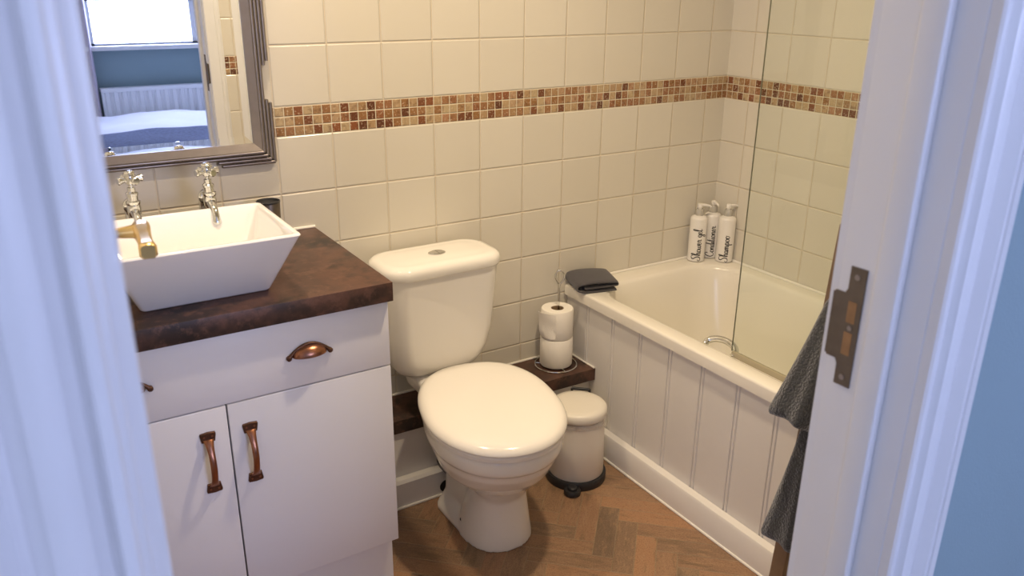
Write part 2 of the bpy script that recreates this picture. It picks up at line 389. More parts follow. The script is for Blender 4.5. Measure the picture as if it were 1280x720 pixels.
for dz in (-.062, .062, 0.):
    bm = B(); tube(bm, [(xs + .0002, -1.569, zc + dz), (xs - .0010, -1.569, zc + dz)], .0036 if dz else .003, 14); link('screw', bm, 'pewter', sp)
# open door leaf against the left side, hinged at the left jamb
ang = math.radians(90 - 5.1)
dr = thing('door_1', (LX0 + .001, YF - .02, .006), kind='structure')
def leafpt(s, n_, z): # s along leaf, n_ off the face (towards +x)
    return (LX0 + .001 + s * math.cos(ang) + n_ * math.sin(ang), YF + .002 + s * math.sin(ang) - n_ * math.cos(ang), z)
bm = B()
def leafbox(bm, s0, s1, n0, n1, z0, z1):
    loft(bm, [[leafpt(s0, n0, z), leafpt(s1, n0, z), leafpt(s1, n1, z), leafpt(s0, n1, z)] for z in (z0, z1)])
leafbox(bm, 0, .757, -.035, 0, .008, 1.975)
link('leaf', bm, 'paint', dr, smooth=False)
hz = 1.136; hn = thing('door_handle', (0, 0, 0)); hn.parent = dr; hn.location = Vector(leafpt(.70, 0, hz)) - wloc(dr)
bm = B(); tube(bm, [leafpt(.70, 0, hz), leafpt(.70, .007, hz), leafpt(.70, .010, hz)], [.026, .026, .021], 28)
link('rose', bm, 'brass', hn)
bm = B(); tube(bm, [leafpt(.70, n_, hz) for n_ in (.008, .012, .018, .03, .046, .056)], [.015, .011, .0085, .0075, .0095, .012], 20); link('spindle_neck', bm, 'brass', hn)
bm = B(); rings = []
for s, hw, hh in ((.716, .009, .010), (.712, .0115, .0125), (.69, .0115, .0125), (.66, .0095, .010), (.63, .009, .009), (.605, .0105, .010), (.594, .0115, .011), (.590, .009, .009)):
    rings.append([tuple(Vector(leafpt(s, .060 + a * hw, hz + b * hh))) for a, b in ((-1, -.6), (-.6, -1), (.6, -1), (1, -.6), (1, .6), (.6, 1), (-.6, 1), (-1, .6))])
loft(bm, rings); link('lever', bm, 'brass', hn)

# ------------------------------------------------------------------ boxing behind the toilet, with its skirting
BXY = -.163
tr = thing('trim_2', (.35, -.1, 0), kind='structure')
boxo('boxing_panel', -.066, .784, BXY + .018, -.001, 0.001, .240, 'panel', tr)
bm = B(); extrude_profile(bm, [(BXY + .017, .001), (BXY - .012, .001), (BXY - .012, .082), (BXY - .004, .090), (BXY + .017, .090)], 0, -.066, .757); link('skirting', bm, 'panel', tr)
bm = B(); tube(bm, [(-.066, BXY - .015, .003), (.757, BXY - .015, .003)], .004, 8); link('sealant', bm, 'silicone', tr)
bm = B(); tube(bm, [(.222, BXY - .010, .028), (.222, BXY - .0135, .028)], .020, 20); link('pipe_hole', bm, 'dark', tr)
sh = thing('pipe_shelf', (.35, -.085, .240), 'dark brown laminate shelf on the boxing behind the toilet', 'shelf')
bm = B(); loft(bm, [[(-.066, -.001, z), (-.066, -.150, z), (.784, -.172, z), (.784, -.001, z)] for z in (.2405, .2815)]); link('board', bm, 'worktop', sh, smooth=False)
bm = B(); tube(bm, [(-.066, -.003, .2835), (.784, -.003, .2835)], .004, 8); tube(bm, [(.781, -.003, .2835), (.781, -.17, .2835)], .003, 8); link('sealant', bm, 'silicone', sh)

# ================================================================== BATH
BZ = .528; bx0, bx1, by0, by1 = .7706, XR - .002, -1.54, -.002
bt = thing('bathtub', ((bx0 + bx1) / 2, -.77, .0), 'cream white built-in bathtub along the tiled right wall', 'bathtub')
bm = B(); cx, cy = (bx0 + bx1) / 2, (by0 + by1) / 2; a, b = (bx1 - bx0) / 2, (by1 - by0) / 2
ix0, ix1, iy0, iy1 = .832, 1.378, -1.44, -.088
icx, icy, ia, ib = (ix0 + ix1) / 2, (iy0 + iy1) / 2, (ix1 - ix0) / 2, (iy1 - iy0) / 2
rings = [rrect(cx, cy, a - .012, b - .001, .004, BZ - .036), rrect(cx, cy, a, b, .004, BZ - .036), rrect(cx, cy, a, b, .006, BZ - .008), rrect(cx, cy, a - .001, b - .001, .007, BZ - .004), rrect(cx, cy, a - .004, b - .003, .008, BZ - .001), rrect(cx, cy, a - .009, b - .007, .012, BZ),
         rrect(icx, icy, ia + .012, ib + .012, .13, BZ + .0005), rrect(icx, icy, ia + .004, ib + .004, .125, BZ - .003), rrect(icx, icy, ia - .003, ib - .004, .12, BZ - .012),
         rrect(icx, icy, ia - .010, ib - .014, .12, BZ - .05), rrect(icx, icy - .0, ia - .024, ib - .045, .13, BZ - .16), rrect(icx, icy, ia - .042, ib - .085, .14, BZ - .28),
         rrect(icx, icy, ia - .065, ib - .12, .14, BZ - .345), rrect(icx, icy, ia - .10, ib - .17, .13, BZ - .375), rrect(icx, icy, ia - .16, ib - .25, .09, BZ - .383)]
loft(bm, rings, False, True); tub = link('tub', bm, 'bath', bt, angle=50)
for yy0, yy1 in ((-.602, -.705),):
    bm = B(); yc = (yy0 + yy1) / 2; P = []
    for i in range(25):
        th = PI * i / 24; P.append((.832 + .024 * math.sin(th), yc + (yy0 - yc) * math.cos(th), BZ + .004 + .016 * math.sin(th)))
    P = [(.828, P[0][1], P[0][2] - .004)] + P + [(.828, P[-1][1], P[-1][2] - .004)]
    tube(bm, P, .0095, 14); link('grab_handle', bm, 'chrome', bt)
bm = B(); 
tube(bm, [(bx0 + .02, -.006, BZ + .002), (XR - .006, -.006, BZ + .002)], .0052, 8); tube(bm, [(XR - .006, -.006, BZ + .002), (XR - .006, -1.53, BZ + .002)], .0052, 8)
link('sealant', bm, 'silicone', bt)
# tongue and groove panel
bp = thing('bath_panel', (.80, -.77, 0), 'white tongue-and-groove bath side panel with bead grooves and skirting', 'bath panel')
bm = B(); xf = .785; prof = [(.80, -1.54), (.80, -.002)]; pr_ = [(xf, -.002)]
for k in range(12):
    g = -.118 - .1315 * k
    if g < -1.52: break
    pr_ += [(xf, g + .0085), (xf + .0055, g + .0068), (xf + .0055, g + .0060), (xf + .0002, g + .0035), (xf - .0004, g), (xf + .0002, g - .0035), (xf + .0055, g - .0060), (xf + .0055, g - .0068), (xf, g - .0085)]
pr_ += [(xf, -1.54)]
extrude_profile(bm, pr_ + [(.80, -1.54), (.80, -.002)], 2, .001, BZ - .037); link('grooved_board', bm, 'panel', bp, smooth=False)
bm = B(); extrude_profile(bm, [(xf - .001, .001), (xf - .027, .001), (xf - .027, .080), (xf - .022, .088), (xf - .001, .092)], 1, -1.54, -.1775)
link('skirting', bm, 'panel', bp)
bm = B(); tube(bm, [(xf - .028, -1.53, .003), (xf - .028, -.182, .003)], .0042, 8); link('sealant', bm, 'silicone', bp)

# glass screen
sc = thing('shower_screen', (.83, -1.11, BZ), 'clear glass shower screen standing on the bath rim', 'shower screen')
boxo('glass_pane', .828, .832, -1.535, -.6985, BZ + .016, 1.95, 'glass', sc)
boxo('glass_edge', .8280, .8320, -.6985, -.6975, BZ + .016, 1.95, 'glass_edge', sc)
boxo('seal_strip', .824, .836, -1.535, -.702, BZ + .001, BZ + .017, 'seal', sc, .002)
boxo('wall_profile', .818, .842, -1.5445, -1.515, BZ + .002, 1.96, 'chrome', sc, .003)

# ================================================================== VANITY
CX0, CX1, CYF = -.822, -.073, -.486
vc = thing('vanity_cabinet', (-.4475, -.25, 0), 'white gloss vanity cabinet with copper handles under the dark worktop', 'cabinet')
bm = B(); box(bm, CX0, CX1, -.466, -.003, .150, .803, .001); link('carcass', bm, 'cabinet', vc)
boxo('plinth', CX0 + .002, CX1 - .002, -.445, -.42, .001, .150, 'cabinet', vc)
boxo('gap_backing', CX0 + .004, CX1 - .004, -.4675, -.4662, .155, .80, 'cab_dark', vc)
df = boxo('drawer_front', CX0 + .001, CX1, CYF, -.468, .6405, .8000, 'cabinet', vc, .0015)
dl = boxo('door', CX0 + .001, -.4490, CYF, -.468, .153, .6375, 'cabinet', vc, .0015)
dR = boxo('door', -.4455, CX1, CYF, -.468, .153, .6375, 'cabinet', vc, .0015)
def cup_handle(xc, zc, parent):
    h = thing('cup_handle', (0, 0, 0)); h.parent = parent; h.location = Vector((xc, CYF, zc)) - wloc(parent)
    bm = B(); y0 = CYF - .0005; W_, H_, D_ = .039, .024, .024; rings = []
    for i in range(25):           # shell: quarter dome opening downwards
        f = -1 + 2 * i / 24; wz = math.sqrt(max(0, 1 - f * f)); ring = []
        for j in range(13):
            th = PI / 2 * j / 12; ring.append((xc + f * W_, y0 - D_ * wz * math.sin(th), zc - .010 + H_ * wz * math.cos(th)))
        ring += [(x_, y_ + (.002 if wz > .1 else 0), z_ - (.002 if wz > .1 else 0)) for x_, y_, z_ in ring[::-1]]
        rings.append(ring)
    loft(bm, rings, False, False); link('shell', bm, 'copper', h)
    bm = B(); P = []
    for i in range(31):
        f = -1 + 2 * i / 30; P.append((xc + f * .046, y0 - .003, zc - .011 + .026 * (1 - abs(f) ** 2.0)))
    tube(bm, P, [.0035 + .0018 * abs(-1 + 2 * i / 30) ** 6 for i in range(31)], 10)
    for s in (-1, 1): tube(bm, [(xc + s * .046, y0 + .0005, zc - .011), (xc + s * .046, y0 - .006, zc - .011), (xc + s * .046, y0 - .008, zc - .011)], [.0058, .0058, .0035], 14)
    link('rim', bm, 'copper_dark', h); return h
cup_handle(-.262, .7235, df); cup_handle(-.633, .727, df)
def bar_handle(xc, z1, parent):
    h = thing('bar_handle', (0, 0, 0)); h.parent = parent; h.location = Vector((xc, CYF, z1)) - wloc(parent)
    L = .142
    for zz, s in ((z1, -1), (z1 - L, 1)):
        bm = B(); zc_ = zz + s * .010
        yz = [(-.014, .010), (-.0152, .006), (-.0135, -.004), (-.0125, -.010), (.0125, -.010), (.0135, -.004), (.0152, .006), (.014, .010), (0, .0115)]
        o_ = -s
        loft(bm, [[(xc + p[0] * k, CYF - d, zc_ + o_ * p[1] * k) for p in yz] for d, k in ((0, 1.08), (.0032, 1.08), (.0045, .97))]); pl = link('mount_plate', bm, 'copper_dark', h)
        for sx in (-1, 1):
            bm = B(); tube(bm, [(xc + sx * .0085, CYF - .0035, zc_ + o_ * .0025), (xc + sx * .0085, CYF - .0052, zc_ + o_ * .0025)], .0024, 10); link('screw', bm, 'copper', pl)
    bm = B(); rings = []
    for i in range(29):
        f = i / 28; z = z1 - .014 - f * (L - .028); y = CYF - .003 - .024 * math.sin(PI * f) ** .75
        hw = .0068 + .0045 * abs(2 * f - 1) ** 5; ht = .0038
        rings.append([(xc + hw * math.cos(2 * PI * k / 14), y + ht * math.sin(2 * PI * k / 14), z) for k in range(14)])
    loft(bm, rings); link('grip', bm, 'copper', h); return h
bar_handle(-.4925, .5855, dl); bar_handle(-.4045, .5835, dR)
wt = thing('worktop', (-.45, -.25, .8035), 'dark rusty brown laminate worktop on the white vanity cabinet', 'worktop')
boxo('slab', XL + .001, -.0675, -.506, -.001, .8035, .8485, 'worktop', wt, .0012)
bm = B(); tube(bm, [(XL + .002, -.003, .8505), (-.0675, -.003, .8505)], .0045, 8); link('sealant', bm, 'silicone', wt)

# basin: flared rectangular vessel
bs = thing('vessel_basin', (-.44, -.34, .849), 'white rectangular flared vessel basin on the dark worktop', 'basin')
bm = B(); Z0, Z1 = .8492, .985; bcx, bcy = -.443, -.338; A1, B1, A0, B0 = .186, .152, .128, .078
rings = [rrect(bcx, bcy, A0, B0, .010, Z0), rrect(bcx, bcy, A0 + .004, B0 + .004, .012, Z0 + .004),
         rrect(bcx, bcy, A1 - .003, B1 - .003, .012, Z1 - .009), rrect(bcx, bcy, A1, B1, .013, Z1 - .004), rrect(bcx, bcy, A1 - .0015, B1 - .0015, .012, Z1 - .001), rrect(bcx, bcy, A1 - .004, B1 - .004, .012, Z1),
         rrect(bcx, bcy, A1 - .010, B1 - .010, .012, Z1), rrect(bcx, bcy, A1 - .0125, B1 - .0125, .014, Z1 - .0015), rrect(bcx, bcy, A1 - .018, B1 - .020, .020, Z1 - .018), 
         rrect(bcx, bcy, A0 + .018, B0 + .018, .035, Z0 + .040), rrect(bcx, bcy, A0 + .004, B0 + .004, .04, Z0 + .024), rrect(bcx, bcy, A0 - .02, B0 - .02, .03, Z0 + .018), rrect(bcx, bcy, .03, .03, .02, Z0 + .014)]
loft(bm, rings); link('bowl', bm, 'basin', bs, angle=50)
bm = B(); lathe(bm, bcx, bcy, [(.031, Z0 + .0145), (.031, Z0 + .018), (.026, Z0 + .021), (.012, Z0 + .019)], 32); link('waste', bm, 'chrome', bs)

# bib taps on upstands behind the basin
def tap(xc, label):
    t_ = thing('bib_tap', (xc, -.10, .849), label, 'tap', 'cross-head taps over the basin')
    yb = -.100; zt = .998
    bm = B(); P = [(xc, yb, .849), (xc, yb, .93), (xc, yb, zt - .028)]
    for i in range(1, 9): th = PI / 2 * i / 8; P.append((xc, yb - .024 + .024 * math.cos(th), zt - .028 + .028 * math.sin(th)))
    P += [(xc, yb - .030, zt)]
    tube(bm, P, .0135, 20); tube(bm, [(xc, yb, .849), (xc, yb, .854), (xc, yb, .857)], [.024, .024, .017], 24)
    link('upstand', bm, 'chrome', t_)
    bm = B(); yv = -.164
    tube(bm, [(xc, yb - .026, zt), (xc, yb - .034, zt), (xc, yb - .038, zt)], [.0185, .0185, .012], 24)
    tube(bm, [(xc, yb - .034, zt), (xc, yb - .050, zt), (xc, yv, zt - .002)], [.011, .010, .012], 18)
    lathe(bm, xc, yv, [(.010, zt - .018), (.0140, zt - .012), (.0150, zt), (.0140, zt + .010), (.0155, zt + .012), (.0155, zt + .018), (.0115, zt + .020), (.0115, zt + .030), (.0130, zt + .031), (.0130, zt + .036), (.0085, zt + .040), (.0085, zt + .048), (.0055, zt + .050)], 28)
    link('valve_body', bm, 'chrome', t_)
    bm = B(); P = catmull([(xc, yv, zt - .004), (xc, yv - .018, zt - .008), (xc, yv - .034, zt - .018), (xc, yv - .043, zt - .034), (xc, yv - .045, zt - .046)], 5)
    n = len(P); tube(bm, P, [.0115 - .0025 * math.sin(PI * i / (n - 1)) for i in range(n - 1)] + [.0098], 18); link('spout', bm, 'chrome', t_)
    hd = thing('cross_handle', (0, 0, 0)); hd.parent = t_; hd.location = Vector((xc, yv, zt + .066)) - wloc(t_)
    bm = B(); zh = zt + .066
    lathe(bm, xc, yv, [(.0050, zt + .048), (.0050, zh - .012), (.0095, zh - .009), (.0105, zh), (.0095, zh + .008), (.0130, zh + .010), (.0130, zh + .013), (.011, zh + .014)], 28)
    link('stem', bm, 'chrome', hd)
    bm = B(); lathe(bm, xc, yv, [(.0118, zh + .012), (.0115, zh + .0155), (.009, zh + .0185), (.004, zh + .0200)], 28); link('porcelain_cap', bm, 'chrome', hd)
    for k in range(4):
        th = PI / 2 * k + .35; d = Vector((math.cos(th), math.sin(th), 0)); c0 = Vector((xc, yv, zh))
        bm = B(); tube(bm, [c0 + d * r for r in (.008, .014, .021, .026, .028)], [.0048, .0052, .0076, .0086, .0070], 14); link('cross_arm', bm, 'chrome', hd)
    return t_
tap(-.3635, 'chrome cross-head tap over the right half of the basin')
tap(-.5255, 'chrome cross-head tap next to the brass door handle, over the left of the basin')

tm = thing('tumbler', (-.2095, -.085, .849), 'chrome tumbler with dark inside behind the right corner of the basin', 'tumbler')
bm = B(); lathe(bm, -.2095, -.085, [(.024, .8492), (.0255, .851), (.0270, .90), (.0285, .953), (.0278, .9545), (.0268, .953), (.0255, .90), (.024, .856)], 40); link('cup', bm, 'steel', tm)
bm = B(); lathe(bm, -.2095, -.085, [(.0282, .9535), (.0295, .955), (.0295, .958), (.0275, .959), (.0262, .9565), (.020, .935), (.004, .930)], 40, True, True); link('rim', bm, 'black', tm)

# ------------------------------------------------------------------ mirror with stepped reeded frame
mr = thing('mirror', (-.447, -.001, 1.045), 'wall mirror in a stepped pewter frame above the basin', 'mirror')
mx0, mx1, mz0, mz1 = -.682, -.212, 1.090, 1.82; cxm = (mx0 + mx1) / 2; czm = (mz0 + mz1) / 2
bm = B(); bv = .020; yg = -.0165
o4 = [(mx0, mz0), (mx1, mz0), (mx1, mz1), (mx0, mz1)]; i4 = [(mx0 + bv, mz0 + bv), (mx1 - bv, mz0 + bv), (mx1 - bv, mz1 - bv), (mx0 + bv, mz1 - bv)]
loft(bm, [[(x, -.008, z) for x, z in o4], [(x, yg, z) for x, z in o4], [(x, yg + .0006, z) for x, z in i4]])
link('mirror_glass', bm, 'mirror', mr, smooth=False)
def frame_ring(bm, off0, off1, ya, yb_):   # mitred flat member between two offsets outside the glass
    for q in range(4):
        c0, c1 = o4[q], o4[(q + 1) % 4]
        def off(c, d): return (c[0] + d * (1 if c[0] > cxm else -1), c[1] + d * (1 if c[1] > czm else -1))
        P = [off(c0, off0), off(c1, off0), off(c1, off1), off(c0, off1)]
        loft(bm, [[(x, -.001, z) for x, z in P], [(P[0][0], ya, P[0][1]), (P[1][0], ya, P[1][1]), (P[2][0], yb_, P[2][1]), (P[3][0], yb_, P[3][1])]])
bm = B(); frame_ring(bm, -.001, .0175, -.021, -.029); link('flat_frame', bm, 'pewter', mr, smooth=False)
# reeds: (offset from glass, where they run)
bm = B(); RW = .0094
def reed(d, segs_v, segs_h, yy):
    for sx in (-1, 1):
        x = cxm + sx * ((mx1 - cxm) + d)
        for z0, z1 in segs_v:
            tube(bm, [(x, yy, z0), (x, yy, z1)], RW / 2, 12)
            box(bm, x - RW / 2, x + RW / 2, yy, -.001, z0, z1)
    for sz in (-1, 1):
        z = czm + sz * ((mz1 - czm) + d)
        for x0, x1 in segs_h:
            tube(bm, [(x0, yy, z), (x1, yy, z)], RW / 2, 12)
            box(bm, x0, x1, yy, -.001, z - RW / 2, z + RW / 2)
def sym(c, h, pairs):
    out = []
    for a_, b_ in pairs: out += [(a_, b_), (2 * c - b_, 2 * c - a_)]
    return out
for k, (d, yy) in enumerate(((.0220, -.0245), (.0316, -.0205), (.0412, -.0165), (.0508, -.0125))):
    hw = (mx1 - cxm) + d; hh = (mz1 - czm) + d
    if k < 2:
        sv = [(czm - hh, czm + hh)]; shh = [(cxm - hw, cxm + hw)]
    else:
        top = (1.195, 1.187)[k - 2]; mid = (1.278, 1.288)[k - 2]; lx = (-.302, -.292)[k - 2]
        sv = sym(czm, hh, [(czm - hh, top)]) + [(mid, 2 * czm - mid)]
        shh = sym(cxm, hw, [(lx, cxm + hw)])
    if k == 1: shh = [(cxm - hw, cxm + hw)]
    reed(d, sv, shh, yy)
link('reeded_border', bm, 'pewter', mr, angle=50)

# ================================================================== TOILET
tl = thing('toilet', (.245, -.30, 0), 'white close-coupled toilet with closed lid beside the vanity', 'toilet')
YW = -.2377
bm = B()
N = 64
rg = [egg(.26, -.44, .066, .060, .056, .150, 0, 2.2, 2.2), egg(.255, -.430, .088, .095, .086, .190, -.05, 2.2, 2.1), egg(.25, -.425, .124, .14, .140, .225, -.12), egg(.243, -.422, .153, .19, .187, .268, YW), egg(.240, -.424, .166, .21, .212, .308, YW),
      egg(.239, -.426, .168, .215, .217, .330, YW), egg(.238, -.427, .177, .225, .230, .340, YW), egg(.238, -.427, .180, .23, .233, .352, YW), egg(.238, -.427, .180, .23, .233, .378, YW), egg(.238, -.427, .172, .222, .226, .386, YW)]
loft(bm, rg)
col = [egg(.260, -.400, .101, .12, .113, .000, 0, 2.6, 2.2), egg(.260, -.400, .100, .12, .112, .010, 0, 2.6, 2.2), egg(.260, -.402, .093, .10, .106, .05, 0, 2.4, 2.2), egg(.260, -.412, .082, .09, .085, .12, 0, 2.3, 2.2), egg(.258, -.422, .074, .08, .068, .18, 0, 2.2, 2.2), egg(.256, -.42, .075, .08, .066, .24, 0, 2.2, 2.2)]
loft(bm, col)
rear = [rrect(.260, -.31, .098, .115, .05, .0), rrect(.260, -.31, .098, .115, .05, .014), rrect(.260, -.31, .088, .105, .045, .034), rrect(.260, -.31, .070, .105, .04, .060), rrect(.258, -.31, .064, .10, .04, .20), rrect(.255, -.29, .070, .10, .04, .30), rrect(.250, -.28, .085, .10, .04, .345), rrect(.245, -.28, .088, .09, .03, .386)]
loft(bm, rear)
deck = [rrect(.236, -.165, .060, .105, .02, .330), rrect(.236, -.165, .082, .115, .03, .350), rrect(.236, -.165, .090, .120, .03, .386), rrect(.236, -.120, .090, .072, .03, .388), rrect(.236, -.112, .080, .045, .03, .407)]
loft(bm, deck)
pan = link('pan', bm, 'ceramic', tl)
rm = pan.modifiers.new('remesh', 'REMESH'); rm.mode = 'VOXEL'; rm.voxel_size = .005; rm.use_smooth_shade = True
smo = pan.modifiers.new('smooth', 'SMOOTH'); smo.factor = .6; smo.iterations = 7
def lid_at(o, z, yo=0.): return egg(.2377, -.4269, .1888 + o, .2690 + o, .2433 + o, z, YW)
bm = B(); loft(bm, [lid_at(-.010, .3845), lid_at(-.004, .388), lid_at(-.003, .397), lid_at(-.006, .401)])
link('seat_ring', bm, 'seat', tl)
bm = B(); loft(bm, [lid_at(-.004, .4025), lid_at(.0, .405), lid_at(.0, .408), lid_at(-.003, .415), lid_at(-.009, .4215), lid_at(-.018, .4258), lid_at(-.032, .4287), lid_at(-.06, .4302), lid_at(-.10, .4308), lid_at(-.15, .4312)])
ld = link('lid', bm, 'seat', tl, angle=70)
for s in (-1, 1):
    bm = B(); tube(bm, [(.236 + s * .060 - .012, -.190, .398), (.236 + s * .060 + .012, -.190, .398)], .008, 16); link('hinge', bm, 'seat', tl)
bm = B(); ccx, ccy = .232, -.121
def cr(a_, b_, z, r=.05, dy=0.): return rrect(ccx, ccy + dy, a_, b_, r, z)
loft(bm, [cr(.098, .040, .405, .04, .012), cr(.116, .050, .4075, .05, .012), cr(.130, .058, .418, .055, .011), cr(.143, .066, .440, .055, .009), cr(.152, .073, .475, .05, .007), cr(.160, .082, .54, .05, .004), cr(.168, .090, .68, .05), cr(.171, .092, .722, .05)])
link('cistern', bm, 'ceramic', tl, angle=70)
bm = B()
loft(bm, [cr(.1725, .0935, .7215, .06), cr(.180, .098, .7235, .065), cr(.1835, .101, .729, .07), cr(.1835, .101, .742, .07), cr(.180, .098, .750, .068), cr(.172, .090, .756, .062), cr(.158, .076, .7595, .05), cr(.150, .068, .7590, .045), cr(.138, .056, .7605, .04), cr(.09, .03, .7615, .02)])
link('cistern_lid', bm, 'ceramic', tl, angle=70)
fb = thing('flush_button', (0, 0, 0)); fb.parent = tl; fb.location = Vector((.232, -.132, .7615)) - wloc(tl)
for s in (-1, 1):
    bm = B(); P = [(.232 + s * .0008 + s * .021 * math.sin(PI * i / 16), -.132 + .0165 * math.cos(PI * i / 16)) for i in range(17)]
    loft(bm, [[(x, y, .7608) for x, y in P], [(x, y, .7650) for x, y in P], [(.232 + (x - .232) * .88, -.132 + (y + .132) * .88, .7662) for x, y in P]]); link('button_half', bm, 'chrome', fb)
bm = B(); loft(bm, [egg(.232, -.132, a_, b_, b_, z, 0, 2, 2, 40) for a_, b_, z in ((.025, .0200, .7605), (.025, .0200, .7635), (.0235, .0185, .7642))]); link('bezel', bm, 'chrome', fb)
bm = B(); tube(bm, [(.1790, -.366, .040), (.1700, -.369, .046)], .0055, 14); link('screw_cap', bm, 'dark', tl)
bm = B(); tube(bm, [(.262, -.180, .138), (.262, -.235, .138)], .072, 28); link('waste_connector', bm, 'black', tl)

# ================================================================== TOILET ROLL STAND + ROLLS
HX, HY = .690, -.079
hs = thing('toilet_roll_stand', (HX, HY, .282), 'chrome wire toilet roll stand with a looped top on the brown shelf', 'toilet roll holder')
bm = B(); tube(bm, [(HX + .069 * math.cos(2 * PI * i / 48), HY + .069 * math.sin(2 * PI * i / 48), .2845) for i in range(48)], .0025, 8, closed=True)
tube(bm, [(HX + .028 * math.cos(2 * PI * i / 32), HY + .028 * math.sin(2 * PI * i / 32), .2845) for i in range(32)], .0022, 8, closed=True)
for k in range(3): th = 2 * PI * k / 3 + .4; tube(bm, [(HX, HY, .2845), (HX + .069 * math.cos(th), HY + .069 * math.sin(th), .2845)], .002, 8)
link('base_ring', bm, 'chrome', hs)
bm = B(); rx, ry = HX + .006, HY
tube(bm, [(rx, ry, .2845), (rx, ry, .565)], .0030, 10)
lp = [(rx + .0150 * math.sin(th) * .84 * (.45 + .55 * min(1, (1 - math.cos(th)) / 1.1)), ry - .0150 * math.sin(th) * .54 * (.45 + .55 * min(1, (1 - math.cos(th)) / 1.1)), .5880 - .0235 * math.cos(th)) for th in [2 * PI * i / 32 for i in range(33)]]
tube(bm, lp, .0030, 10); link('looped_rod', bm, 'chrome', hs)
def roll(z0, label, r, flap=False):
    t_ = thing('toilet_roll', (HX, HY, z0), label, 'toilet roll', 'toilet rolls stacked on the stand')
    H = .098; bm = B(); rin = .021
    prof = [(rin, z0 + .001), (r - .002, z0), (r, z0 + .003), (r + .0004, z0 + H / 2), (r, z0 + H - .003), (r - .002, z0 + H), (rin, z0 + H - .001)]
    n = 56; rings = []
    for rr, z in prof: rings.append(circ(HX, HY, rr, z, n))
    rings.append(rings[0]); loft(bm, rings, False, False); bmesh.ops.remove_doubles(bm, verts=bm.verts, dist=1e-6)
    link('paper', bm, 'paper', t_)
    bm = B(); loft(bm, [circ(HX, HY, rr, z, 32) for rr, z in ((.0208, z0 + .001), (.0208, z0 + H - .002), (.0195, z0 + H - .002), (.0195, z0 + .001), (.0208, z0 + .001))], False, False); link('card_core', bm, 'card', t_)
    if flap:      # loose sheet standing off on the left side
        bm = B(); rows = []
        for j in range(12):
            f = j / 11; z = z0 + H - .004 - f * (H - .012); row = []
            for i in range(13):
                g = i / 12; th = math.radians(168 + 62 * (1 - g)); bulge = r + .0012 + .013 * g ** 1.3 * (1 - .75 * f ** 1.5) + .0015 * math.sin(7 * f + 3 * g)
                row.append((HX + bulge * math.cos(th), HY + bulge * math.sin(th), z - .006 * g * math.sin(3 * f)))
            rows.append(row)
        full = [r_ + [(x + .0008, y + .0004, z) for x, y, z in r_[::-1]] for r_ in rows]
        loft(bm, full); link('loose_sheet', bm, 'paper', t_)
roll(.2880, 'bare lower toilet roll resting on the chrome stand base', .0535)
roll(.3870, 'upper toilet roll with a loose sheet at its side', .0525, True)

# ================================================================== PEDAL BIN
px, py = .6215, -.300
pb = thing('pedal_bin', (px, py, 0), 'small cream pedal bin with black base between toilet and bath', 'pedal bin')
pd = Vector((-.66, -.75, 0)).normalized(); ps = Vector((pd.y, -pd.x, 0))
bm = B(); lathe(bm, px, py, [(.094, .0), (.0955, .003), (.0955, .024), (.093, .028), (.082, .028)], 56)
link('base_ring', bm, 'black', pb)
bm = B(); lathe(bm, px, py, [(.0855, .0275), (.0870, .030), (.0850, .14), (.0835, .222), (.0820, .222)], 56); link('body', bm, 'bin', pb)
bm = B(); lathe(bm, px, py, [(.0850, .2285), (.0890, .2285), (.0905, .232), (.0905, .243), (.0885, .252), (.082, .258), (.066, .2605), (.03, .2615)], 56); link('lid', bm, 'bin', pb, angle=70)
bm = B(); n = 72; rows = []
for z, r0, am in ((.2275, .0842, .0003), (.220, .0862, .0010), (.212, .0868, .0016), (.205, .0860, .0008)):
    rows.append([(px + (r0 + am * math.sin(13 * q + 40 * z) + am * .6 * math.sin(29 * q)) * math.cos(q), py + (r0 + am * math.sin(13 * q + 40 * z)) * math.sin(q), z - .007 * math.sin(2.3 * q + 1) * (z < .206)) for q in [2 * PI * i / n for i in range(n)]])
loft(bm, rows, False, False); link('bin_liner', bm, 'liner', pb)
bm = B(); c0 = Vector((px, py, 0))
P = [c0 + pd * .085 + Vector((0, 0, .010)), c0 + pd * .108 + Vector((0, 0, .010))]
def padring(z, k): return [tuple(c0 + pd * (.106 + k * .026 * math.sin(th)) + ps * (k * .026 * math.cos(th)) + Vector((0, 0, z))) for th in [2 * PI * i / 28 for i in range(28)]]
loft(bm, [padring(.002, .95), padring(.004, 1.), padring(.014, 1.), padring(.018, .9)]); loft(bm, [[tuple(Vector(q)) for q in padring(z, k)] for z, k in ((.016, .60), (.024, .58), (.027, .45))])
link('pedal', bm, 'black', pb)
bm = B(); hb = c0 - pd * .088; tube(bm, [hb + ps * .028 + Vector((0, 0, .262)), hb - ps * .028 + Vector((0, 0, .262))], .005, 10)
for s in (-1, 1): tube(bm, [hb + ps * .028 * s + Vector((0, 0, .262)), hb + ps * .028 * s - pd * .004 + Vector((0, 0, .22))], .004, 8)
link('lid_hinge', bm, 'black', pb)

